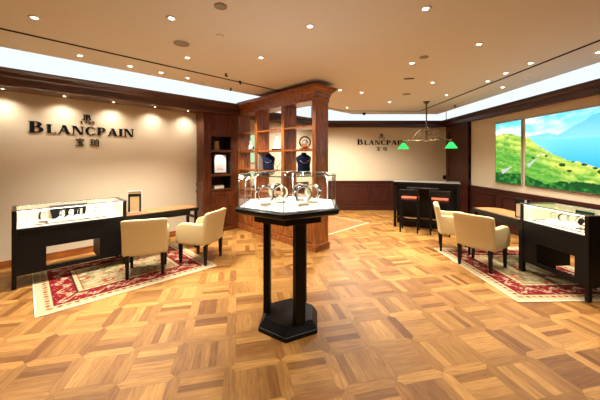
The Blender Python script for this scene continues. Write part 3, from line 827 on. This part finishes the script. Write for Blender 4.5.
# goods in the two long showcases ---------------------------------------------
def local(root, x, y, z):
    a = root.rotation_euler.z; c, s = math.cos(a), math.sin(a)
    return (root.location.x+c*x-s*y, root.location.y+s*x+c*y, root.location.z+z+.0006)
def pad(root, x, y, w, d, h, label):
    o = MB().rings([[(px*k, py*k, z) for px, py in ((-w/2, -d/2), (w/2, -d/2), (w/2, d/2), (-w/2, d/2))] for k, z in ((1, 0), (1, h*.5), (.8, h*.9), (.55, h))]).build('display_cushion', 'white_pad', loc=local(root, x, y, .735), rz=root.rotation_euler.z, bevel=.006)
    return tag(o, label, 'display cushion', 'white display cushions')
def board(root, x0, x1, label):
    t = thing('display_board', label, 'display board', local(root, (x0+x1)/2, .425, .735), root.rotation_euler.z)
    w = x1-x0
    MB().rings([[(-w/2+i, y, z), (w/2-i, y, z), (w/2-i, y+.012, z), (-w/2+i, y+.012, z)] for i, y, z in ((.03, 0, 0), (0, .02, .185))]).build('panel', 'matte_black', t)
    MB().box(-w/2+.03, w/2-.03, .0, .05, 0, .01).build('foot', 'matte_black', t)
def tray(root, x0, x1, y0, y1, label):
    t = thing('display_tray', label, 'tray', local(root, 0, 0, .735), root.rotation_euler.z)
    MB().box(x0, x1, y0, y1, 0, .008).build('tray_floor', 'cream_liner', t)
    m = MB(); e = .006
    m.box(x0, x1, y0, y0+e, .008, .018); m.box(x0, x1, y1-e, y1, .008, .018); m.box(x0, x0+e, y0, y1, .008, .018); m.box(x1-e, x1, y0, y1, .008, .018)
    m.build('rim', 'bronze', t)
tray(LS, .20, .98, .05, .24, 'long cream tray with dark rim in the left showcase')
board(LS, .37, .80, 'black display board standing at the back of the left showcase')
for x, y, w, s in ((.50, .33, 'steel watch leftmost before the board, left showcase', 'steel'), (.60, .33, 'steel watch at the middle of the board, left showcase', 'steel'),
                   (.70, .33, 'black strap watch rightmost before the board, left showcase', 'black'), (.28, .34, 'black strap watch left of the black board in the left showcase', 'black'),
                   (.90, .34, 'steel watch right of the black board in the left showcase', 'steel')):
    put_watch(local(LS, x, y, .735), LS.rotation_euler.z+R(250), w, s, 1.25)
for x, w in ((.47, 'leftmost of the row in the left showcase'), (.56, 'second from the left of the row in the left showcase'), (.65, 'third from the left of the row in the left showcase'), (.74, 'rightmost of the row in the left showcase')):
    o = pad(LS, x, .17, .075, .08, .05, 'white cushion '+w); o.location.z += .0086
def pen(root, x, y, rz, label, mat='black'):
    t = thing('fountain_pen', label, 'pen', local(root, x, y, .752), root.rotation_euler.z+rz)
    MB().tube([(-.05, 0, 0), (.02, 0, 0)], .008, 10).build('barrel', mat, t); MB().tube([(.02, 0, 0), (.06, 0, 0)], .0088, 10).build('cap', mat, t)
    MB().tube([(.018, 0, 0), (.024, 0, 0)], .0095, 10).build('ring', 'brass', t)
pen(LS, .29, .16, R(-40), 'black pen lying at the left end of the tray in the left showcase')
board(RS, .36, .58, 'black display board standing at the back of the right showcase')
tray(RS, .14, .80, .05, .24, 'long cream tray with dark rim in the right showcase')
for x, y, w, s in ((.20, .33, 'steel watch leftmost in the right showcase', 'steel'), (.31, .33, 'black strap watch second from left in the right showcase', 'black'), (.42, .33, 'steel watch left before the black board in the right showcase', 'steel'), (.53, .33, 'steel watch right before the black board in the right showcase', 'steel')):
    put_watch(local(RS, x, y, .735), RS.rotation_euler.z+R(250), w, s, 1.25)
for x, w in ((.34, 'leftmost of the three in the right showcase'), (.46, 'middle one of the three in the right showcase'), (.58, 'rightmost of the three in the right showcase')):
    o = pad(RS, x, .17, .075, .08, .05, 'white cushion '+w); o.location.z += .0086
pen(RS, .68, .16, R(35), 'black pen lying at the right end of the tray in the right showcase')

# ------------------------------------------------------------------ armchairs
def make_armchair():
    t = thing('armchair', 'x', 'armchair')
    MB().box(-.245, .245, -.20, .27, .30, .40).build('seat_base', 'cream', t, bevel=.02, seg=3, smooth=True)
    MB().box(-.215, .215, -.17, .285, .40, .475).build('seat_cushion', 'cream', t, bevel=.03, seg=4, smooth=True)
    rr = []                                              # leaning, gently curved back
    nz, nx = 8, 9
    for j in range(nz+1):
        f = j/nz; z = .295+.495*f; w = .285+.008*f; yb = -.245-.085*f**1.4; ring = []
        for i in range(nx+1):
            u = -1+2*i/nx; ring.append((u*w, yb+.035*u*u, z-(.012*u**8 if j == nz else 0)))
        for i in range(nx, -1, -1):
            u = -1+2*i/nx; ring.append((u*w, yb+.085-.02*f+.035*u*u, z-(.012*u**8 if j == nz else 0)))
        rr.append(ring)
    MB().rings(rr).build('backrest', 'cream', t, bevel=.018, seg=3, smooth=True)
    prof = [(-.21, .30), (.255, .30), (.285, .36), (.298, .45), (.288, .52), (.262, .575), (.215, .608), (.15, .622), (.05, .622), (-.08, .617), (-.18, .622), (-.235, .645)]
    X = Matrix(((0, 0, 1, 0), (1, 0, 0, 0), (0, 1, 0, 0), (0, 0, 0, 1)))
    for x0 in (-.293, .213): MB().prism(prof, x0, x0+.08, X).build('armrest', 'cream', t, bevel=.026, seg=4, smooth=True)
    for sx in (-1, 1):
        MB().taper(sx*.225, -.205, 0, .31, .017, .026, -sx*.003, -.0).build('leg', 'ebony', t)
        MB().taper(sx*.235, .235, 0, .31, .017, .026).build('leg', 'ebony', t)
    return t
ch = make_armchair(); ch.scale = (.94, .96, 1)
def seat(x, y, face, label, o):
    """x, y = middle between the two rear feet; face = heading of the sitter in degrees"""
    a = R(face-90); o.rotation_euler.z = a
    o.location = (x-math.sin(a)*.205, y+math.cos(a)*.205, .0095); tag(o, label, 'armchair', 'cream armchairs')
seat(-2.077, 3.80, 112, 'cream leather armchair with its back to the camera, at the left desk', ch)
seat(-1.345, 4.42, 165, 'cream leather armchair turned sideways, between the left desk and the bookcase', copy_tree(ch))
seat(2.52, 4.10, 33, 'nearer cream leather armchair at the right desk, its back to the camera', copy_tree(ch))
seat(2.50, 5.07, -24, 'farther cream leather armchair at the right desk, seen side on', copy_tree(ch))

# ------------------------------------------------------------------ bookcase divider
S0, S1 = 3.60, 3.935
t = thing('bookcase', 'open mahogany bookcase divider standing out from the left wall', 'bookcase', (0, 0, 0), A45)
NA, NB = 3.22, 5.60
posts = [(3.22, 3.305), (4.03, 4.115), (4.89, 4.975), (5.60, 5.64)]
for a, b in posts: MB().box(S0, S1, a, b, .12, 2.62).build('upright', 'mahog', t, bevel=.004)
for z in (2.17, 1.755, 1.35, .90):
    for (a0, a1), (b0, b1) in zip(posts, posts[1:]): MB().box(S0+.012, S1-.012, a1, b0, z-.022, z+.012).build('shelf', 'mahog_h', t, bevel=.002)
m = MB()
for (a0, a1), (b0, b1) in zip(posts, posts[1:]): m.box(S0+.03, S1-.03, a1, b0, .12, .878)
m.build('base_cabinet', 'mahog', t)
for (a0, a1), (b0, b1) in zip(posts, posts[1:]):         # framed doors of the base cabinet
    mid_ = (a1+b0)/2
    for c0, c1 in ((a1+.004, mid_-.002), (mid_+.002, b0-.004)):
        d = MB(); x0, x1 = S0+.008, S0+.03
        d.box(x0, x1, c0, c1, .14, .86)
        e = .055
        for (p, q, r, s) in ((c0+e, c1-e, .21, .225), (c0+e, c1-e, .775, .79), (c0+e, c0+e+.015, .225, .775), (c1-e-.015, c1-e, .225, .775)): d.box(x0-.008, x0+.001, p, q, r, s)
        d.box(x0-.006, x0+.001, c0+e+.04, c1-e-.04, .265, .735)
        dd = d.build('door', 'mahog', t)
        MB().ball((x0-.012, c1-.02 if c0 < mid_-.1 else c0+.02, .55), .008, .008, .008, 8, 6).build('knob', 'brass', dd)
MB().box(S0-.02, S1+.02, NA-.02, NB, 0, .12).build('plinth', 'mahog_h', t, bevel=.006)
e = MB()
for (z0, z1) in ((.17, .86), (.95, 1.72), (1.80, 2.55)):
    for (p, q, r, s) in ((S0+.05, S1-.05, z0, z0+.015), (S0+.05, S1-.05, z1-.015, z1), (S0+.05, S0+.065, z0, z1), (S1-.065, S1-.05, z0, z1)): e.box(p, q, NA-.006, NA+.001, r, s)
e.build('end_panel_moulding', 'mahog', t)
MB().box(S0-.012, S1+.012, NA-.012, 5.60, 2.60, 2.67).build('frieze', 'mahog_h', t)
def offs(o): return [(S0-o, NA-o), (S1+o, NA-o), (S1+o, 5.49), (S0-o, 5.49)]
MB().rings([[(x, y, z) for x, y in offs(o)] for o, z in ((.015, 2.67), (.022, 2.685), (.03, 2.72), (.055, 2.765), (.09, 2.795), (.10, 2.80), (.10, 2.825), (.115, 2.83), (.115, 2.848))]).build('cornice', 'mahog_h', t)

# tall niche cabinet beside it, against the left wall
C0, C1, CF = 2.775, 3.598, 5.60
t = thing('niche_cabinet', 'tall mahogany cabinet with three niches in the corner beside the bookcase', 'cabinet', (0, 0, 0), A45)
W0, W1 = 2.93, 3.41
c = MB()
c.box(C0, W0, CF, NL-.01, 0, 2.575); c.box(W1, C1, CF, NL-.01, 0, 2.575)
c.box(W0, W1, CF, NL-.01, 0, .12); c.box(W0, W1, CF+.02, NL-.01, .12, .90); c.box(W0, W1, CF, NL-.01, .90, .935); c.box(W0, W1, CF, NL-.01, 1.215, 1.26)
c.box(W0, W1, CF, NL-.01, 1.742, 1.787); c.box(W0, W1, CF, NL-.01, 2.08, 2.575)
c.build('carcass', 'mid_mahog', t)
for z0, z1 in ((.935, 1.215), (1.26, 1.742), (1.787, 2.08)):
    MB().box(W0, W1, NL-.03, NL-.012, z0, z1).build('niche_back', 'niche', t)
    for a in (W0, W1-.006): MB().box(a, a+.006, CF+.01, NL-.03, z0, z1).build('niche_lining', 'niche', t)
p = MB().box(C0-.012, C0, CF+.01, NL-.01, 0, 2.575)
for z0, z1 in ((0, .16), (.86, .93), (1.02, 1.08), (2.44, 2.575)): p.box(C0-.024, C0-.011, CF+.005, NL-.006, z0, z1)
for k in range(4): p.box(C0-.021, C0-.011, CF+.05+k*.068, CF+.085+k*.068, 1.12, 2.40)
p.box(C0-.019, C0-.011, CF+.06, NL-.07, .22, .80)
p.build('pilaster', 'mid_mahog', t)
q = MB()
for z0, z1 in ((.2, .86), (1.05, 2.45)): q.box(C0+.03, C0+.042, CF-.008, CF+.001, z0, z1).box(C0+.105, C0+.117, CF-.008, CF+.001, z0, z1)
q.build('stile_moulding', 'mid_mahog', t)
for nm, z0, z1 in (('door', .14, .88), ('top_panel', 2.13, 2.55)):
    d = MB().box(W0+.004, W1-.004, CF-.012, CF+.02, z0, z1)
    for (a, b, r, s) in ((W0+.06, W1-.06, z0+.06, z0+.075), (W0+.06, W1-.06, z1-.075, z1-.06), (W0+.06, W0+.075, z0+.075, z1-.075), (W1-.075, W1-.06, z0+.075, z1-.075)): d.box(a, b, CF-.02, CF-.011, r, s)
    d.box(W0+.11, W1-.11, CF-.018, CF-.011, z0+.11, z1-.11)
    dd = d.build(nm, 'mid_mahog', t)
    if nm == 'door': MB().ball((W0+.03, CF-.02, .6), .009, .009, .009, 8, 6).build('knob', 'brass', dd)

# things in the niches
def on(s, n, z): x, y = LW(s, n); return (x, y, z)
t = thing('picture_frame', 'framed white certificate in the middle niche of the tall cabinet', 'frame', on(3.19, 5.68, 1.2605), A45)
m = MB(); w, h, e = .34, .45, .03
m.box(-w/2, w/2, 0, .02, 0, e); m.box(-w/2, w/2, 0, .02, h-e, h); m.box(-w/2, -w/2+e, 0, .02, e, h-e); m.box(w/2-e, w/2, 0, .02, e, h-e)
m.build('frame', 'black', t)
MB().box(-w/2+e, w/2-e, .006, .016, e, h-e).build('certificate', 'paper', t)
for k in range(9): MB().box(-.085, .085-(k % 3)*.03, .0045, .0065, .09+k*.03, .096+k*.03).build('text_line', 'grey', t)
light('SPOT', 'niche_fill', on(3.17, 5.63, 1.735), 10, (1, .92, .8), None, spot_size=R(110), spot_blend=.6, shadow_soft_size=.02).rotation_euler = (0, 0, 0)  # added unseen lamp that brightens the certificate
t = thing('carved_box', 'small upright tan box in the top niche of the tall cabinet', 'box', on(3.14, 5.74, 1.7875), A45)
MB().box(-.055, .055, 0, .07, 0, .12).build('body', 'tan', t, bevel=.006); MB().box(-.05, .05, .005, .065, .12, .20).build('lid', 'tan', t, bevel=.012)
MB().box(-.02, .02, -.003, .001, .04, .09).build('plaque', 'brass', t)
t = thing('book', 'pale closed book lying in the bottom niche of the tall cabinet', 'book', on(3.16, 5.72, .9355), A45)
MB().box(-.11, .11, -.06, .08, 0, .01).box(-.11, .11, -.06, .08, .06, .07).box(-.11, .11, .07, .08, .01, .06).build('cover', 'tan', t)
MB().box(-.105, .105, -.055, .07, .01, .06).build('pages', 'paper', t)

# things on the bookcase
t = thing('table_lamp', 'small frosted bottle lamp on black base, middle bay of the bookcase', 'lamp', on(3.70, 4.36, 1.7675), A45)
MB().box(-.06, .06, -.09, .09, 0, .03).build('base', 'black', t, bevel=.004)
MB().lathe([(.068, .03), (.07, .08), (.055, .15), (.038, .20), (.026, .24), (.026, .28), (.012, .285)], seg=20).build('lamp_shade', 'glow', t, smooth=True)
MB().cyl(0, 0, .283, .31, .014).build('cap', 'brass', t)
t = thing('mantel_clock', 'round brass skeleton clock with black ring, right bay of the bookcase', 'clock', on(3.76, 3.63, 1.7675), R(3))
MB().box(-.10, .10, -.04, .04, 0, .025).build('base', 'brass', t, bevel=.004)
o = MB().ring((0, 0, .135), .098, .016, n=28).build('ring', 'black', t, smooth=True)
o = MB().ring((0, -.0, .12), .052, .013, n=24).build('bezel', 'brass', t, smooth=True)
MB().ball((0, -.03, .055), .07, .03, .035, 12, 8).build('pendulum_weight', 'orange', t, smooth=True)
MB().ball((.0, .0, .12), .042, .012, .042, 14, 8).build('dial', 'white', t, smooth=True)
t = thing('figurine', 'small white figurine on the shelf in the left bay of the bookcase', 'figurine', on(3.77, 5.36, 1.7675), A45)
MB().cyl(0, 0, 0, .03, .07).build('base', 'brass', t); MB().lathe([(.06, .03), (.045, .08), (.05, .12), (.025, .16), (.03, .19), (.035, .21), (.02, .24), (.004, .245)], seg=16).build('figure', 'white', t, smooth=True)
MB().ball((.05, -.02, .07), .03, .03, .045, 10, 8).build('dark_companion', 'black', t, smooth=True)
def bust(s, n, z, rz, label, k=1.0):
    t = thing('display_bust', label, 'display bust', on(s, n, z), rz)
    sec = [(.115, .07, 0), (.125, .075, .03), (.12, .065, .12), (.14, .075, .21), (.145, .07, .26), (.11, .055, .30), (.055, .04, .325), (.045, .036, .36)]
    MB().rings([[(a*k*math.cos(2*PI*i/20), b*k*math.sin(2*PI*i/20), z_*k) for i in range(20)] for a, b, z_ in sec]).build('torso', 'navy', t, smooth=True)
    m = MB(); m.tube([(-.09*k, -.07*k, .21*k), (-.03*k, -.085*k, .16*k), (.03*k, -.085*k, .16*k), (.09*k, -.07*k, .21*k)], .006).build('necklace', 'steel', t, smooth=True)
bust(3.76, 4.69, 1.3625, R(-10), 'navy blue bust in the middle bay of the bookcase, beside a grey book', .95)
bust(3.76, 3.66, 1.3625, R(10), 'larger navy blue bust in the right bay of the bookcase', 0.97)
t = thing('book', 'pale grey upright book left of the navy bust in the middle bay of the bookcase', 'book', on(3.665, 4.866, 1.3625), A45-R(0))
MB().box(-.05, .05, -.02, -.014, 0, .33).box(-.05, .05, .014, .02, 0, .33).box(-.05, -.044, -.014, .014, 0, .33).build('cover', 'grey', t); MB().box(-.044, .045, -.014, .014, .004, .326).build('pages', 'paper', t)
t = thing('wire_stand', 'small dark heart-shaped wire stand in the middle bay of the bookcase', 'stand', on(3.76, 4.42, 1.3625), R(0))
MB().cyl(0, 0, 0, .012, .05).build('base', 'black', t)
MB().tube([(0, 0, .012), (0, 0, .06), (-.05, 0, .12), (-.065, 0, .17), (-.05, 0, .19)], .006).build('prong', 'black', t); MB().tube([(0, 0, .05), (.05, 0, .12), (.065, 0, .17), (.05, 0, .19)], .006).build('prong', 'black', t)
# pale green lit poster on the wall seen through the left bay
t = thing('wall_poster', 'pale green lit poster on the wall seen through the left bay of the bookcase', 'poster', on(4.38, NL-.003, 1.50), A45)
MB().box(-.22, .22, -.02, 0, 0, .70).build('panel', 'poster', t); MB().box(-.23, .23, -.018, -.0, -.012, 0).box(-.23, .23, -.018, 0, .70, .712).build('frame', 'steel', t)

# ------------------------------------------------------------------ bar counter, stools, pendant lamp
BA = R(-27); bx, by = 2.20, 6.66
def bl(x, y): return (bx+math.cos(BA)*x-math.sin(BA)*y, by+math.sin(BA)*x+math.cos(BA)*y)
t = thing('bar_counter', 'high black bar counter with glossy top near the far right corner', 'bar counter', (bx, by, 0), BA)
BL = 1.36
MB().box(-.01, BL+.01, 0, .62, 1.02, 1.055).build('counter_top', 'black', t, bevel=.004)
MB().box(-.013, BL+.013, -.004, .624, 1.055, 1.063).build('top_plate', 'bar_top', t)
MB().box(.0, BL, .02, .60, .96, 1.02).build('apron', 'ebony', t)
MB().box(.06, BL-.04, .12, .58, .08, .96).build('cabinet_body', 'ebony', t)
for x in (.0, BL-.055):
    for y in (.01, .555): MB().box(x, x+.055, y, y+.055, 0, .96).build('leg', 'ebony', t)
MB().box(.30, .95, -.05, .12, .925, .945).build('pull_out_tray', 'steel', t)
MB().box(.03, BL-.03, .06, .09, .22, .25).build('foot_rail', 'bronze', t)
def make_stool():
    t = thing('bar_stool', 'x', 'bar stool')
    MB().box(-.19, .19, -.17, .19, .66, .70).build('seat_frame', 'ebony', t, bevel=.004)
    MB().box(-.185, .185, -.16, .185, .70, .75).build('seat_cushion', 'red_seat', t, bevel=.02, seg=3, smooth=True)
    MB().box(-.20, .20, -.21, -.175, .79, .93).build('backrest', 'black', t, bevel=.012)
    for sx in (-1, 1):
        MB().taper(sx*.175, -.19, 0, .86, .016, .018, 0, 0).build('leg', 'ebony', t); MB().taper(sx*.175, .17, 0, .66, .016, .018).build('leg', 'ebony', t)
        MB().box(sx*.175-.012, sx*.175+.012, -.175, .155, .20, .225).build('stretcher', 'ebony', t)
    MB().box(-.16, .16, -.20, -.18, .24, .265).build('stretcher', 'ebony', t); MB().box(-.16, .16, .16, .18, .24, .265).build('foot_rest', 'steel', t)
    return t
st = make_stool()
for o, x, w in ((st, .38, 'left black bar stool with a red-brown seat at the bar counter'), (copy_tree(st), .98, 'right black bar stool with a red-brown seat, behind the farther armchair')):
    o.location = (*bl(x, -.23), 0); o.rotation_euler.z = BA; tag(o, w, 'bar stool', 'bar stools at the counter')

cx_, cy_ = bl(.69, .30)
t = thing('pendant_lamp', 'bronze two-arm billiard pendant lamp with green glass shades above the bar', 'lamp', (cx_, cy_, 0), BA)
MB().lathe([(.075, HC), (.075, HC-.015), (.05, HC-.03), (.03, HC-.055), (.012, HC-.06)], seg=20).build('canopy', 'bronze', t, smooth=True)
MB().tube([(0, 0, HC-.05), (0, 0, 1.98)], .016, 10).build('rod', 'bronze', t, smooth=True)
MB().tube([(-.53, 0, 2.02), (.53, 0, 2.02)], .017, 10).build('crossbar', 'bronze', t, smooth=True)
for s in (-1, 1):
    MB().tube([(s*.01, 0, 2.34), (s*.08, 0, 2.30), (s*.18, 0, 2.22), (s*.26, 0, 2.13), (s*.30, 0, 2.06), (s*.34, 0, 2.035)], .014, 8).build('scroll_arm', 'bronze', t, smooth=True)
    MB().ring((s*.06, 0, 2.20), .045, .011, n=18).build('scroll', 'bronze', t, smooth=True)
    MB().ring((s*.15, 0, 2.07), .035, .010, n=18).build('scroll', 'bronze', t, smooth=True)
    MB().ring((s*.38, 0, 2.055), .03, .008, n=16).build('scroll', 'bronze', t, smooth=True)
    MB().tube([(s*.51, 0, 2.02), (s*.51, 0, 1.95)], .016, 8).build('lamp_holder', 'bronze', t)
    MB().rings([[(s*.51+r*math.cos(2*PI*i/24), r*math.sin(2*PI*i/24), z) for i in range(24)] for r, z in ((.035, 1.97), (.05, 1.955), (.10, 1.88), (.13, 1.84), (.132, 1.83))], cap=False).build('lamp_shade', 'green', t, smooth=True)
    light('POINT', 'pendant_bulb', (s*.51, 0, 1.86), 4, (1, .85, .6), t, shadow_soft_size=.03)
MB().ball((0, 0, 1.98), .02, .02, .03, 10, 8).build('finial', 'bronze', t, smooth=True)

# ------------------------------------------------------------------ camera, world, view
cam = bpy.data.cameras.new('camera'); co = bpy.data.objects.new('camera', cam); COL.objects.link(co)
co.location = (0, 0, 1.6); co.rotation_euler = (R(90), 0, 0)
cam.sensor_width = 36; cam.lens = 17; cam.shift_y = -41.5/600; cam.clip_end = 60; cam.clip_start = .05
SC.camera = co
w = bpy.data.worlds.new('world'); SC.world = w; w.use_nodes = True
w.node_tree.nodes['Background'].inputs[0].default_value = (.9, .8, .65, 1); w.node_tree.nodes['Background'].inputs[1].default_value = .0
SC.view_settings.view_transform = 'Standard'; SC.view_settings.look = 'None'; SC.view_settings.gamma = 1
SC.view_settings.exposure = 0.58
SC.view_settings.use_curve_mapping = False
SC.cycles.use_denoising = True
SC.cycles.max_bounces = 8; SC.cycles.diffuse_bounces = 5; SC.cycles.transparent_max_bounces = 24
SC.cycles.caustics_reflective = False; SC.cycles.caustics_refractive = False
SC.cycles.sample_clamp_indirect = 4
